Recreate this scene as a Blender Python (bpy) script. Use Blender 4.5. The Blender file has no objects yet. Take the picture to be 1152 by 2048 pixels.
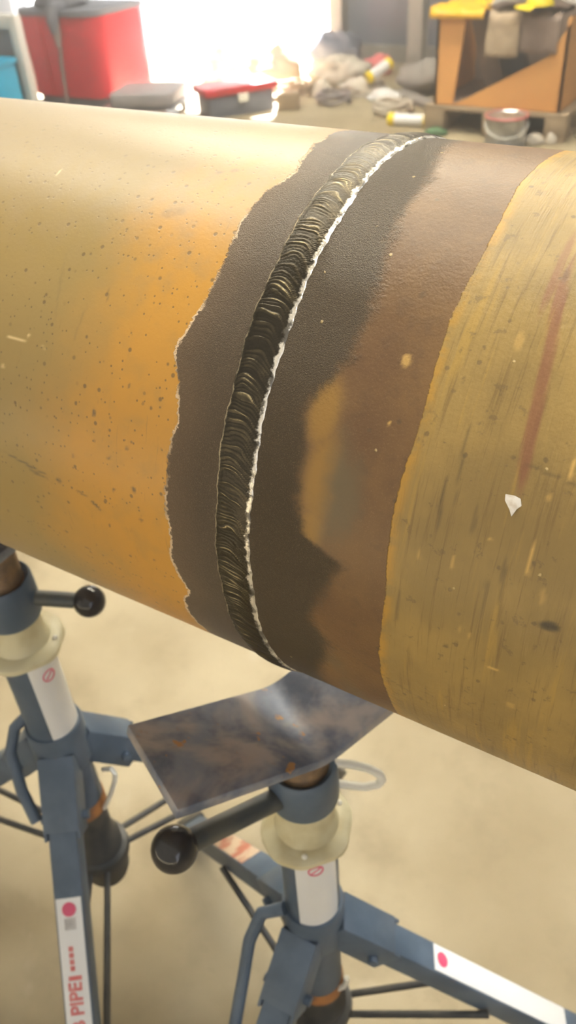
import bpy, bmesh, math, random
import numpy as np
from mathutils import Vector, Matrix, noise as mnoise

random.seed(7)
rng = np.random.default_rng(7)
SC = bpy.context.scene
COL = SC.collection
R = math.radians

# ------------------------------------------------------------------ camera
cam_d = bpy.data.cameras.new('camera')
cam = bpy.data.objects.new('camera', cam_d)
COL.objects.link(cam)
right = Vector((0.85315646, 0.51840658, -0.05812636))
up = Vector((-0.28528022, 0.55695267, 0.78001212))
fwd = Vector((-0.43673705, 0.64889008, -0.62305892))
M = Matrix((right, up, -fwd)).transposed().to_4x4()
M.translation = Vector((0.0, -0.43552, 1.35))
cam.matrix_world = M
cam_d.sensor_fit = 'VERTICAL'
cam_d.sensor_height = 36.0
cam_d.sensor_width = 36.0
cam_d.lens = 36.0 * 1650 / 2048
cam_d.clip_start = 0.02
cam_d.dof.use_dof = True
cam_d.dof.focus_distance = 0.40
cam_d.dof.aperture_fstop = 11.0
SC.camera = cam

# ------------------------------------------------------------------ sky, sun, lamps, exposure
world = bpy.data.worlds.new('world')
SC.world = world
world.use_nodes = True
bg = world.node_tree.nodes['Background']
bg.inputs['Color'].default_value = (1.0, 0.93, 0.80, 1)
bg.inputs['Strength'].default_value = 0.62
sun_d = bpy.data.lights.new('sun', 'SUN')
sun_d.energy = 170.0
sun_d.angle = R(0.6)
sun_d.color = (1.0, 0.98, 0.97)
sun = bpy.data.objects.new('sun', sun_d)
COL.objects.link(sun)
SUN_FROM = Vector((-0.20, 0.66, 0.92)).normalized()
sun.rotation_euler = SUN_FROM.to_track_quat('Z', 'Y').to_euler()
SC.view_settings.view_transform = 'Standard'
SC.view_settings.look = 'None'
SC.view_settings.gamma = 1.0
SC.view_settings.use_curve_mapping = False
SC.view_settings.exposure = 0.26
SC.cycles.max_bounces = 6
SC.cycles.use_denoising = True


def lamp(name, loc, size, size_y, energy, color, rot=(0, 0, 0)):
    d = bpy.data.lights.new(name, 'AREA')
    d.shape = 'RECTANGLE'
    d.size, d.size_y, d.energy, d.color = size, size_y, energy, color
    o = bpy.data.objects.new(name, d)
    o.location, o.rotation_euler = loc, rot
    COL.objects.link(o)
    return o


for lx, ly, le in ((-1.6, 0.9, 125), (-2.2, 3.6, 340)):
    lamp('overhead_fill', (lx, ly, 3.85), 3.5, 0.5, le, (1.0, 0.90, 0.70))  # added overhead fill lights, not known fixtures of the shop

# cool daylight from a roof light on the right
lamp('roof_light', (1.9, 1.3, 3.7), 1.4, 1.0, 135, (0.96, 0.98, 1.0), (0, R(32), 0))


# ------------------------------------------------------------------ node helper
class NT:
    def __init__(s, name):
        s.m = bpy.data.materials.new(name)
        s.m.use_nodes = True
        s.t = s.m.node_tree
        s.b = s.t.nodes['Principled BSDF']

    def put(s, sock, v):
        if isinstance(v, bpy.types.NodeSocket):
            s.t.links.new(v, sock)
        elif isinstance(v, (tuple, list)) and len(v) == 3 and sock.type == 'RGBA':
            sock.default_value = (*v, 1)
        else:
            sock.default_value = v

    def n(s, kind, **kw):
        x = s.t.nodes.new(kind)
        for k, v in kw.items():
            setattr(x, k, v)
        return x

    def m_(s, op, a, b=0.0, c=None, clamp=False):
        x = s.n('ShaderNodeMath', operation=op, use_clamp=clamp)
        s.put(x.inputs[0], a)
        s.put(x.inputs[1], b)
        if c is not None:
            s.put(x.inputs[2], c)
        return x.outputs[0]

    def add(s, a, b): return s.m_('ADD', a, b)
    def sub(s, a, b): return s.m_('SUBTRACT', a, b)
    def mul(s, a, b): return s.m_('MULTIPLY', a, b)

    def step(s, v, lo, hi, a=0.0, b=1.0, smooth=True):
        x = s.n('ShaderNodeMapRange', interpolation_type='SMOOTHSTEP' if smooth else 'LINEAR')
        s.put(x.inputs[0], v)
        for i, q in enumerate((lo, hi, a, b)):
            s.put(x.inputs[i + 1], q)
        return x.outputs[0]

    def mix(s, f, a, b, mode='MIX'):
        x = s.n('ShaderNodeMix', data_type='RGBA', blend_type=mode)
        s.put(x.inputs[0], f)
        s.put(x.inputs[6], a)
        s.put(x.inputs[7], b)
        return x.outputs[2]

    def coord(s, which='Object', scale=None):
        x = s.n('ShaderNodeTexCoord')
        o = x.outputs[which]
        if scale is not None:
            mp = s.n('ShaderNodeMapping')
            s.put(mp.inputs['Vector'], o)
            mp.inputs['Scale'].default_value = scale
            o = mp.outputs[0]
        return o

    def noise(s, scale, detail=3.0, rough=0.5, vec=None, dist=0.0):
        x = s.n('ShaderNodeTexNoise')
        s.put(x.inputs['Vector'], vec if vec is not None else s.coord())
        x.inputs['Scale'].default_value = scale
        x.inputs['Detail'].default_value = detail
        x.inputs['Roughness'].default_value = rough
        x.inputs['Distortion'].default_value = dist
        return x.outputs['Fac']

    def voro(s, scale, vec=None):
        x = s.n('ShaderNodeTexVoronoi')
        s.put(x.inputs['Vector'], vec if vec is not None else s.coord())
        x.inputs['Scale'].default_value = scale
        return x.outputs['Distance'], x.outputs['Color']

    def attr(s, name):
        return s.n('ShaderNodeAttribute', attribute_name=name).outputs['Fac']

    def bump(s, h, strength=0.3, dist=0.001):
        x = s.n('ShaderNodeBump')
        x.inputs['Strength'].default_value = strength
        x.inputs['Distance'].default_value = dist
        s.put(x.inputs['Height'], h)
        s.t.links.new(x.outputs[0], s.b.inputs['Normal'])

    def out(s, color=None, rough=None, metal=None, spec=None, coat=None):
        for k, v in (('Base Color', color), ('Roughness', rough), ('Metallic', metal),
                     ('Specular IOR Level', spec), ('Coat Weight', coat)):
            if v is not None:
                s.put(s.b.inputs[k], v)
        return s.m


def simple(name, c1, c2=None, scale=20.0, rough=0.5, metal=0.0, bump=0.1, lo=0.4, hi=0.65, detail=4.0, bscale=None, spec=None):
    t = NT(name)
    f = t.noise(scale, detail)
    c = t.mix(t.step(f, lo, hi), c1, c2 if c2 else tuple(x * 0.8 for x in c1))
    if bump:
        t.bump(t.noise(bscale or scale * 6, 3), bump, 0.002)
    return t.out(c, rough, metal, spec)


# ------------------------------------------------------------------ materials
def mat_floor():
    t = NT('concrete')
    P = t.coord()
    a = t.noise(1.3, 5, 0.6, P)
    b = t.noise(7.0, 5, 0.65, P)
    c_ = t.noise(60.0, 3, 0.6, P)
    col = t.mix(t.step(a, 0.35, 0.68), (0.335, 0.268, 0.160), (0.495, 0.42, 0.278))
    col = t.mix(t.step(b, 0.46, 0.72, 0, 0.65), col, (0.28, 0.225, 0.14))
    col = t.mix(t.step(c_, 0.62, 0.78, 0, 0.35), col, (0.24, 0.19, 0.12))
    col = t.mix(t.step(t.noise(3.1, 6, 0.7, P, 0.6), 0.6, 0.72, 0, 0.4), col, (0.60, 0.54, 0.42))
    t.bump(c_, 0.15, 0.004)
    return t.out(col, t.step(b, 0.3, 0.7, 0.55, 0.75), 0, 0.35)


def mat_pipe_left():
    t = NT('lacquered_steel')
    P = t.coord()
    u, th, d, mk, lt = t.attr('u'), t.attr('theta'), t.attr('scorch'), t.attr('marks'), t.attr('chips')
    n1 = t.noise(14, 4, 0.55, P)
    n2 = t.noise(70, 4, 0.6, P)
    n3 = t.noise(500, 3, 0.6, P)
    n4 = t.noise(1300, 2, 0.5, P)
    # orange near the weld, olive and pale further away
    g = t.add(t.step(u, -70, -175, 0, 1.05, False), t.mul(t.sub(n1, 0.5), 1.0))
    g = t.add(g, t.step(th, 25, 85, 0, 0.35, False))
    col = t.mix(t.step(g, 0.1, 0.95), (0.56, 0.285, 0.042), (0.34, 0.235, 0.075))
    col = t.mix(t.step(n2, 0.45, 0.75, 0, 0.35), col, (0.36, 0.235, 0.07))
    # rub marks and long scratches
    sc = t.noise(40, 3, 0.7, t.coord('Object', (9, 1.2, 1.2)), 1.2)
    col = t.mix(t.step(sc, 0.63, 0.70, 0, 0.35), col, (0.27, 0.17, 0.05))
    # small pits
    vd, vc = t.voro(190, P)
    vs = t.n('ShaderNodeSeparateColor')
    t.put(vs.inputs[0], vc)
    pit = t.mul(t.step(vd, 0.30, 0.16), t.step(vs.outputs[0], 0.80, 0.86))
    vd2, vc2 = t.voro(420, P)
    vs2 = t.n('ShaderNodeSeparateColor')
    t.put(vs2.inputs[0], vc2)
    pit = t.m_('MAXIMUM', pit, t.mul(t.step(vd2, 0.34, 0.2), t.step(vs2.outputs[1], 0.86, 0.9)))
    col = t.mix(t.mul(pit, 0.75), col, (0.15, 0.095, 0.04))
    col = t.mix(t.mul(t.m_('MAXIMUM', mk, 0.0), t.step(n3, 0.25, 0.6, 0.6, 1.0)), col, (0.085, 0.07, 0.05))
    col = t.mix(lt, col, (0.85, 0.66, 0.34))
    # pale reflection of the bright doorway painted on the upper side
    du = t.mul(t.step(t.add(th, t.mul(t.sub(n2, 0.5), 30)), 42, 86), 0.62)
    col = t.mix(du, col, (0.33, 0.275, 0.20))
    # heat-blackened band next to the weld
    dd = t.add(d, t.add(t.mul(t.sub(n2, 0.5), 9.0), t.mul(t.sub(n3, 0.5), 5.0)))
    dark = t.step(dd, -0.7, 0.8)
    ddeep = t.add(d, t.mul(t.sub(n1, 0.5), 10))
    dcol = t.mix(t.step(ddeep, 0, 26), (0.125, 0.082, 0.045), (0.080, 0.056, 0.033))
    n6 = t.noise(1800, 3, 0.7, P)
    dcol = t.mix(t.step(n6, 0.54, 0.66, 0, 0.6), dcol, (0.27, 0.20, 0.125))
    col = t.mix(dark, col, dcol)
    line = t.mul(t.step(t.m_('ABSOLUTE', t.sub(dd, 0.4)), 1.15, 0.3), t.step(t.noise(22, 2, 0.5, P), 0.36, 0.48))
    col = t.mix(line, col, (0.74, 0.56, 0.36))
    n5 = t.noise(2300, 2, 0.6, P)
    h = t.add(t.mul(t.mul(t.add(n4, n5), dark), 0.62), t.add(t.mul(n3, t.add(t.mul(dark, 0.16), 0.12)), t.sub(t.mul(line, 0.5), t.mul(pit, 0.12))))
    t.bump(h, 0.55, 0.0013)
    t.b.inputs['Sheen Weight'].default_value = 0.10
    t.b.inputs['Sheen Roughness'].default_value = 0.45
    t.b.inputs['Sheen Tint'].default_value = (1, 0.93, 0.82, 1)
    return t.out(col, t.add(t.mul(t.sub(1.0, dark), 0.38), t.mul(dark, t.step(th, 70, 88, 0.33, 0.17))), 0.0, t.add(t.mul(t.sub(1.0, dark), 0.5), t.mul(dark, t.step(th, 70, 88, 0.36, 0.8))))


def mat_pipe_right():
    t = NT('brown_scaled_steel')
    P = t.coord()
    u, d, gold, band, red, mk, lt = (t.attr(x) for x in ('u', 'scorch', 'gold', 'band', 'red', 'marks', 'chips'))
    sp = t.coord('UV')

    def uv(sx, sy):
        mp = t.n('ShaderNodeMapping')
        t.put(mp.inputs['Vector'], sp)
        mp.inputs['Scale'].default_value = (sx, sy, 1)
        return mp.outputs[0]
    n1 = t.noise(22, 4, 0.55, P)
    n2 = t.noise(85, 4, 0.65, P)
    n3 = t.noise(480, 3, 0.6, P)
    n4 = t.noise(1150, 2, 0.5, P)
    stA = t.noise(1.0, 4, 0.65, uv(420, 18))
    stB = t.noise(1.0, 4, 0.6, uv(130, 9))
    # brown heat-tinted strip
    brown = t.mix(t.step(n1, 0.35, 0.68), (0.150, 0.082, 0.036), (0.20, 0.112, 0.043))
    brown = t.mix(t.step(t.noise(1500, 3, 0.7, P), 0.56, 0.68, 0, 0.4), brown, (0.33, 0.22, 0.11))
    brown = t.mix(t.step(n2, 0.5, 0.72, 0, 0.4), brown, (0.105, 0.062, 0.034))
    # golden island with a bluish-grey temper colour to its right
    gd = t.add(gold, t.add(t.mul(t.sub(n2, 0.5), 0.35), t.mul(t.sub(n3, 0.5), 0.25)))
    blue = t.step(t.add(u, t.mul(t.sub(n2, 0.5), 10)), 45, 58)
    gcol = t.mix(t.mul(blue, 0.9), (0.31, 0.175, 0.042), (0.145, 0.112, 0.064))
    col = t.mix(t.step(gd, 0.22, 0.85), brown, gcol)
    # dark scale near the weld
    dd = t.add(d, t.add(t.mul(t.sub(n2, 0.5), 14.0), t.mul(t.sub(n3, 0.5), 8.0)))
    dark = t.step(dd, -5.0, 5.0)
    dcol = t.mix(t.step(t.noise(1800, 3, 0.7, P), 0.54, 0.66, 0, 0.55), (0.066, 0.046, 0.025), (0.23, 0.17, 0.10))
    col = t.mix(dark, col, dcol)
    # mustard lacquer beyond the masked edge, brushed round the pipe
    must = t.mix(t.step(n1, 0.36, 0.66), (0.285, 0.193, 0.066), (0.365, 0.245, 0.078))
    must = t.mix(t.step(stA, 0.52, 0.68, 0, 0.55), must, (0.17, 0.105, 0.037))
    must = t.mix(t.step(stB, 0.56, 0.68, 0, 0.6), must, (0.44, 0.28, 0.065))
    must = t.mix(t.step(t.noise(130, 4, 0.7, P), 0.60, 0.68, 0, 0.5), must, (0.14, 0.095, 0.045))
    edge = t.step(band, 6.5, 0.5)
    must = t.mix(t.mul(edge, t.step(n2, 0.35, 0.6)), must, (0.46, 0.26, 0.045))
    rd = t.add(red, t.mul(t.sub(stA, 0.5), t.mul(red, 1.4)))
    must = t.mix(t.step(rd, 0.3, 0.9, 0, 0.75), must, (0.25, 0.10, 0.055))
    bd = t.add(band, t.add(t.mul(t.sub(n2, 0.5), 3.0), t.mul(t.sub(n3, 0.5), 1.5)))
    bm = t.step(bd, -0.35, 0.35)
    col = t.mix(bm, col, must)
    vd, vc = t.voro(150, P)
    vs = t.n('ShaderNodeSeparateColor')
    t.put(vs.inputs[0], vc)
    pit = t.mul(t.step(t.add(vd, t.mul(t.sub(n3, 0.5), 0.3)), 0.24, 0.10), t.step(vs.outputs[0], 0.86, 0.90))
    fl = t.mul(t.step(t.add(vd, t.mul(t.sub(n3, 0.5), 0.25)), 0.15, 0.07), t.step(vs.outputs[1], 0.93, 0.95))
    col = t.mix(t.mul(pit, 0.6), col, (0.11, 0.075, 0.04))
    col = t.mix(t.mul(fl, 0.75), col, (0.62, 0.47, 0.22))
    col = t.mix(t.mul(mk, 0.95), col, (0.055, 0.045, 0.03))
    col = t.mix(lt, col, (0.72, 0.46, 0.14))
    n5 = t.noise(2300, 2, 0.6, P)
    h = t.add(t.mul(t.mul(t.add(n4, n5), dark), 0.6), t.add(t.mul(n3, 0.26), t.add(t.mul(t.mul(stA, bm), 0.7), t.mul(fl, 0.6))))
    h = t.add(h, t.add(t.mul(n2, 0.4), t.mul(bm, 0.35)))
    t.bump(h, 0.55, 0.0014)
    return t.out(col, t.mix(dark, (0.44,) * 3, (0.33,) * 3), 0.0, t.step(dark, 0, 1, 0.45, 0.34))


def mat_weld():
    t = NT('weld_metal')
    P = t.coord()
    s = t.attr('across')
    n2 = t.noise(120, 4, 0.6, P)
    n3 = t.noise(700, 3, 0.6, P)
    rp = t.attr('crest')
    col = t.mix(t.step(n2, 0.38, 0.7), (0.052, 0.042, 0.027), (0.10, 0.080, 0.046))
    col = t.mix(t.mul(t.step(rp, 0.62, 0.98), t.step(t.noise(75, 4, 0.7, P), 0.42, 0.60, 0.1, 1.0)), col, (0.62, 0.50, 0.27))  # silver-gold ripple highlights painted on the crests
    col = t.mix(t.mul(t.step(rp, 0.4, 0.05, 0, 0.75), t.step(n2, 0.35, 0.55, 0.5, 1)), col, (0.018, 0.015, 0.011))
    sn = t.add(s, t.mul(t.sub(n3, 0.5), 0.16))
    toe_r = t.mul(t.step(t.add(sn, t.mul(t.sub(t.noise(260, 4, 0.7, P), 0.5), 0.55)), 0.76, 0.90), t.step(t.noise(90, 4, 0.7, P), 0.40, 0.52, 0.15, 1.0))
    toe_l = t.mul(t.step(sn, -0.87, -0.93), t.step(n2, 0.32, 0.55, 0.1, 1.0))
    col = t.mix(toe_r, col, (0.86, 0.80, 0.68))  # bright reflection along the right toe painted into its silver colour
    col = t.mix(t.mul(toe_l, 0.85), col, (0.62, 0.53, 0.36))
    t.bump(n3, 0.35, 0.0008)
    return t.out(col, t.mix(toe_r, (0.29,) * 3, (0.22,) * 3), 0.6, 0.5)


def mat_worn_paint():
    t = NT('worn_blue_paint')
    P = t.coord()
    a = t.noise(26, 5, 0.65, P)
    b = t.noise(75, 5, 0.7, P)
    st = t.noise(14, 4, 0.6, t.coord('Object', (1, 1, 1)), 0.4)
    col = t.mix(t.step(a, 0.40, 0.60), (0.13, 0.155, 0.22), (0.24, 0.275, 0.35))
    col = t.mix(t.step(st, 0.42, 0.62, 0, 0.9), col, (0.46, 0.42, 0.405))
    col = t.mix(t.step(b, 0.62, 0.72, 0, 0.7), col, (0.38, 0.24, 0.15))
    col = t.mix(t.mul(t.step(t.noise(48, 3, 0.6, P), 0.66, 0.70), 0.9), col, (0.52, 0.27, 0.09))
    t.bump(b, 0.2, 0.002)
    return t.out(col, t.step(a, 0.3, 0.7, 0.36, 0.52), 0.25, 0.5)


def mat_stand():
    t = NT('blue_grey_paint')
    P = t.coord()
    a = t.noise(18, 5, 0.6, P)
    b = t.noise(90, 4, 0.7, P)
    col = t.mix(t.step(a, 0.35, 0.7), (0.085, 0.120, 0.17), (0.13, 0.175, 0.235))
    col = t.mix(t.step(b, 0.66, 0.74, 0, 0.7), col, (0.28, 0.16, 0.09))
    return t.out(col, 0.42, 0.0, 0.5)


MAT = dict(
    floor=mat_floor(), pipe_l=mat_pipe_left(), pipe_r=mat_pipe_right(), weld=mat_weld(),
    plate=mat_worn_paint(), paint=mat_stand(),
    bore=simple('bore_steel', (0.12, 0.09, 0.06), rough=0.7),
    black=simple('black_steel', (0.045, 0.045, 0.045), (0.08, 0.075, 0.065), 40, 0.42),
    bar=simple('handle_steel', (0.085, 0.095, 0.10), (0.13, 0.13, 0.115), 30, 0.42, 0.2),
    ball=simple('black_plastic', (0.032, 0.030, 0.030), (0.05, 0.045, 0.045), 60, 0.07, 0.0, 0.0),
    rust=simple('rust', (0.46, 0.20, 0.06), (0.25, 0.12, 0.06), 60, 0.8, 0.0, 0.4),
    boss=simple('rusty_thread', (0.30, 0.19, 0.10), (0.20, 0.14, 0.09), 80, 0.5, 0.3, 0.3),
    brass=simple('orange_primer', (0.72, 0.34, 0.10), (0.60, 0.28, 0.09), 25, 0.45),
    cream=simple('cream_nylon', (0.72, 0.66, 0.44), (0.62, 0.54, 0.32), 35, 0.38, 0.0, 0.05),
    galv=simple('bright_wire', (0.93, 0.91, 0.82), (0.86, 0.84, 0.74), 60, 0.3, 0.0),
    sticker=simple('white_vinyl', (0.93, 0.93, 0.92), (0.90, 0.90, 0.89), 10, 0.24, 0.0, 0.0, spec=0.8),
    pink=simple('pink_print', (0.78, 0.10, 0.22), (0.74, 0.12, 0.22), 60, 0.4, 0.0, 0.0),
    red_print=simple('red_print', (0.74, 0.16, 0.16), (0.80, 0.30, 0.28), 90, 0.4, 0.0, 0.0),
    grey_print=simple('grey_print', (0.62, 0.60, 0.58), None, 90, 0.4, 0.0, 0.0),
    old_label=simple('faded_label', (0.62, 0.47, 0.33), (0.48, 0.18, 0.12), 38, 0.5, 0.0, 0.0, 0.48, 0.60),
    chalk=simple('white_paint_chip', (0.90, 0.86, 0.80), (0.75, 0.68, 0.58), 300, 0.6),
    red=simple('red_enamel', (0.62, 0.035, 0.055), (0.56, 0.03, 0.05), 6, 0.35, 0.0, 0.0),
    red_plastic=simple('red_plastic', (0.62, 0.04, 0.05), (0.55, 0.05, 0.05), 12, 0.22, 0.0, 0.02),
    dark=simple('dark_grey', (0.17, 0.18, 0.22), (0.21, 0.22, 0.26), 9, 0.6),
    hose=simple('grey_rubber', (0.30, 0.26, 0.25), None, 20, 0.6),
    white_metal=simple('white_metal', (0.92, 0.90, 0.86), (0.88, 0.86, 0.82), 8, 0.4),
    grey_panel=simple('grey_panel', (0.36, 0.35, 0.38), None, 6, 0.6),
    cyan=simple('cyan_plastic', (0.02, 0.50, 0.85), (0.02, 0.45, 0.78), 6, 0.4),
    wall=simple('dark_wall', (0.22, 0.235, 0.28), (0.26, 0.27, 0.30), 2.2, 0.75),
    post=simple('pale_steel_post', (0.42, 0.39, 0.35), None, 5, 0.6),
    orange=simple('orange_board', (0.82, 0.41, 0.13), (0.77, 0.37, 0.115), 5, 0.6),
    cavity=simple('brown_board', (0.27, 0.20, 0.165), (0.33, 0.25, 0.205), 7, 0.8),
    tan=simple('tan_canvas', (0.48, 0.37, 0.25), (0.42, 0.32, 0.22), 12, 0.85),
    yellow=simple('yellow_vinyl', (0.86, 0.50, 0.02), (0.82, 0.42, 0.03), 9, 0.45),
    bright_yellow=simple('bright_yellow', (0.92, 0.72, 0.01), (0.88, 0.66, 0.02), 9, 0.4),
    greycloth=simple('grey_cloth', (0.36, 0.33, 0.30), (0.28, 0.25, 0.23), 9, 0.85),
    wood=simple('pallet_wood', (0.40, 0.30, 0.19), (0.32, 0.24, 0.15), 9, 0.8),
    tin=simple('tin_plate', (0.55, 0.55, 0.54), (0.36, 0.35, 0.34), 24, 0.3, 0.7, 0.05),
    pad=simple('grey_pad', (0.42, 0.39, 0.40), (0.34, 0.32, 0.33), 12, 0.6),
    cloth_white=simple('pale_rag', (0.66, 0.60, 0.50), (0.52, 0.46, 0.38), 14, 0.9),
    ground=simple('sunlit_apron', (0.55, 0.54, 0.50), (0.48, 0.47, 0.44), 1.5, 0.85),
    ceiling=simple('ceiling_sheet', (0.55, 0.53, 0.48), None, 1.0, 0.8),
    green=simple('green_glass', (0.12, 0.24, 0.12), None, 20, 0.3),
)


# ------------------------------------------------------------------ mesh helpers
def obj(name, verts, faces, mat, parent=None, smooth=True, bevel=0.0, sharp=40):
    me = bpy.data.meshes.new(name)
    me.from_pydata([tuple(v) for v in verts], [], faces)
    bm = bmesh.new()
    bm.from_mesh(me)
    bmesh.ops.remove_doubles(bm, verts=bm.verts, dist=1e-6)
    bmesh.ops.recalc_face_normals(bm, faces=bm.faces)
    if bevel > 0:
        eds = [e for e in bm.edges if len(e.link_faces) == 2 and e.calc_face_angle(0) > R(30)]
        bmesh.ops.bevel(bm, geom=eds, offset=bevel, segments=2, profile=0.5, affect='EDGES')
    bm.to_mesh(me)
    bm.free()
    if smooth:
        me.shade_smooth()
        try:
            me.set_sharp_from_angle(angle=R(sharp))
        except Exception:
            pass
    me.materials.append(MAT[mat])
    o = bpy.data.objects.new(name, me)
    COL.objects.link(o)
    if parent is not None:
        o.parent = parent
    return o


class MB:
    def __init__(s):
        s.v, s.f = [], []

    def addm(s, vs, fs):
        k = len(s.v)
        s.v += [Vector(v) for v in vs]
        s.f += [tuple(i + k for i in f) for f in fs]
        return s

    def box(s, c, d, rot=None):
        dx, dy, dz = d[0] / 2, d[1] / 2, d[2] / 2
        vs = [Vector((x, y, z)) for x in (-dx, dx) for y in (-dy, dy) for z in (-dz, dz)]
        if rot is not None:
            vs = [rot @ v for v in vs]
        vs = [v + Vector(c) for v in vs]
        return s.addm(vs, [(0, 1, 3, 2), (4, 6, 7, 5), (0, 4, 5, 1), (2, 3, 7, 6), (0, 2, 6, 4), (1, 5, 7, 3)])

    def beam(s, a, b, w, h, upv=(0, 0, 1)):
        a, b = Vector(a), Vector(b)
        d = (b - a).normalized()
        side = d.cross(Vector(upv)).normalized()
        u = side.cross(d).normalized()
        vs = []
        for p in (a, b):
            for sx, su in ((-1, -1), (1, -1), (1, 1), (-1, 1)):
                vs.append(p + side * sx * w / 2 + u * su * h / 2)
        return s.addm(vs, [(3, 2, 1, 0), (4, 5, 6, 7), (0, 1, 5, 4), (1, 2, 6, 5), (2, 3, 7, 6), (3, 0, 4, 7)])

    def tube(s, pts, r, n=12, closed=False):
        pts = [Vector(p) for p in pts]
        N = len(pts)
        rs = r if isinstance(r, (list, tuple)) else [r] * N
        tang = []
        for i in range(N):
            a = pts[i - 1] if (i > 0 or closed) else pts[0]
            b = pts[(i + 1) % N] if (i < N - 1 or closed) else pts[-1]
            tang.append((b - a).normalized())
        ref = Vector((0, 0, 1)) if abs(tang[0].z) < 0.9 else Vector((1, 0, 0))
        nx = tang[0].cross(ref).normalized()
        vs = []
        for i in range(N):
            nx = (nx - tang[i] * nx.dot(tang[i])).normalized()
            ny = tang[i].cross(nx)
            for k in range(n):
                a = 2 * math.pi * k / n
                vs.append(pts[i] + (nx * math.cos(a) + ny * math.sin(a)) * rs[i])
        fs = []
        for i in range(N if closed else N - 1):
            j = (i + 1) % N
            for k in range(n):
                k2 = (k + 1) % n
                fs.append((i * n + k, i * n + k2, j * n + k2, j * n + k))
        if not closed:
            fs.append(tuple(range(n))[::-1])
            fs.append(tuple((N - 1) * n + k for k in range(n)))
        return s.addm(vs, fs)

    def lathe(s, prof, c=(0, 0), n=40, rfun=None):
        """prof: list of (radius, z), swept round a vertical axis; ends closed when radius is 0"""
        vs, fs = [], []
        for (r, z) in prof:
            for k in range(n):
                a = 2 * math.pi * k / n
                q = r * (rfun(a, r) if rfun else 1)
                vs.append((c[0] + q * math.cos(a), c[1] + q * math.sin(a), z))
        for i in range(len(prof) - 1):
            for k in range(n):
                k2 = (k + 1) % n
                fs.append((i * n + k, i * n + k2, (i + 1) * n + k2, (i + 1) * n + k))
        return s.addm(vs, fs)

    def sphere(s, c, r, nu=28, nv=18, sq=(1, 1, 1)):
        prof = [(max(1e-5, math.sin(math.pi * i / nv)), -math.cos(math.pi * i / nv)) for i in range(nv + 1)]
        vs, fs = [], []
        for (q, z) in prof:
            for k in range(nu):
                a = 2 * math.pi * k / nu
                vs.append(Vector((q * math.cos(a) * r * sq[0], q * math.sin(a) * r * sq[1], z * r * sq[2])) + Vector(c))
        for i in range(nv):
            for k in range(nu):
                k2 = (k + 1) % nu
                fs.append((i * nu + k, i * nu + k2, (i + 1) * nu + k2, (i + 1) * nu + k))
        return s.addm(vs, fs)

    def build(s, name, mat, parent=None, **kw):
        return obj(name, s.v, s.f, mat, parent, **kw)


def thing(name, label, cat, loc=(0, 0, 0), group=None):
    o = bpy.data.objects.new(name, None)
    o.location = loc
    o.empty_display_size = 0.05
    COL.objects.link(o)
    return tag(o, label, cat, group)


def tag(o, label, cat, group=None):
    o['label'] = label
    o['category'] = cat
    if group:
        o['group'] = group
    return o


def struct(o):
    o['kind'] = 'structure'
    return o


def grid_mesh(name, nx, ny, fn, mat, parent=None, thick=0.0):
    vs = [fn(i / (nx - 1), j / (ny - 1)) for j in range(ny) for i in range(nx)]
    fs = [(j * nx + i, j * nx + i + 1, (j + 1) * nx + i + 1, (j + 1) * nx + i) for j in range(ny - 1) for i in range(nx - 1)]
    o = obj(name, vs, fs, mat, parent, sharp=180)
    if thick:
        md = o.modifiers.new('thickness', 'SOLIDIFY')
        md.thickness = thick
    return o


# ------------------------------------------------------------------ the setting
floor = MB().box((-2.0, 0.7, -0.05), (13.0, 11.4, 0.1)).build('floor', 'floor', smooth=False)
struct(floor)
outside = MB().box((-3.0, 16.4, -0.07), (50, 20, 0.1)).build('ground', 'ground', smooth=False)
struct(outside)
YW = 6.3
DL, DR, DH = -7.4, -3.75, 2.9      # the open doorway in the far wall
w = MB()
w.box(((DR + 4.5) / 2, YW + 0.1, 2.0), (4.5 - DR, 0.2, 4.0))
w.box(((DL - 8.5) / 2, YW + 0.1, 2.0), (DL + 8.5, 0.2, 4.0))
w.box(((DL + DR) / 2, YW + 0.1, (DH + 4.0) / 2), (DR - DL, 0.2, 4.0 - DH))
struct(w.build('wall_back', 'wall', smooth=False))
struct(MB().box((-8.6, 0.9, 2.0), (0.2, 11.0, 4.0)).build('wall_left', 'wall', smooth=False))
struct(MB().box((4.6, 0.9, 2.0), (0.2, 11.0, 4.0)).build('wall_right', 'wall', smooth=False))
struct(MB().box((-2.0, 2.6, 4.06), (13.4, 7.8, 0.12)).build('ceiling', 'ceiling', smooth=False))
# pale steel posts against the dark far wall
for i, (x, y) in enumerate(((-3.63, 6.19), (-2.86, 6.0))):
    struct(MB().box((x, y, 2.0), (0.11, 0.11, 4.0)).build('trim_%d' % (i + 1), 'post', smooth=False))
struct(MB().box((-0.4, 6.26, 0.06), (6.4, 0.06, 0.12)).build('baseboard_back', 'post', smooth=False))

# thin haze volume added to stand in for lens glare from the doorway
HAZE = 0.11
hz = NT('glare_haze')
hz.t.nodes.remove(hz.b)
pv = hz.n('ShaderNodeVolumeScatter')
pv.inputs['Color'].default_value = (1.0, 0.97, 0.92, 1)
pv.inputs['Density'].default_value = HAZE
pv.inputs['Anisotropy'].default_value = 0.80
hz.t.links.new(pv.outputs[0], hz.t.nodes['Material Output'].inputs['Volume'])
MAT['haze'] = hz.m
if HAZE > 0:
    hzo = MB().box((-2.0, 2.2, 1.98), (12.9, 8.1, 3.94)).build('haze', 'haze', smooth=False)
    hzo['kind'] = 'stuff'
    hzo['label'] = 'thin pale haze added to the workshop air in place of lens glare'
    hzo['category'] = 'haze'

# ------------------------------------------------------------------ the welded pipe
XW, ZA, PR = -0.21105, 1.04254, 0.178
pipe = thing('steel_pipe', 'large golden brown steel pipe with a fresh weld around it', 'pipe', (XW, 0, ZA))


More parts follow.
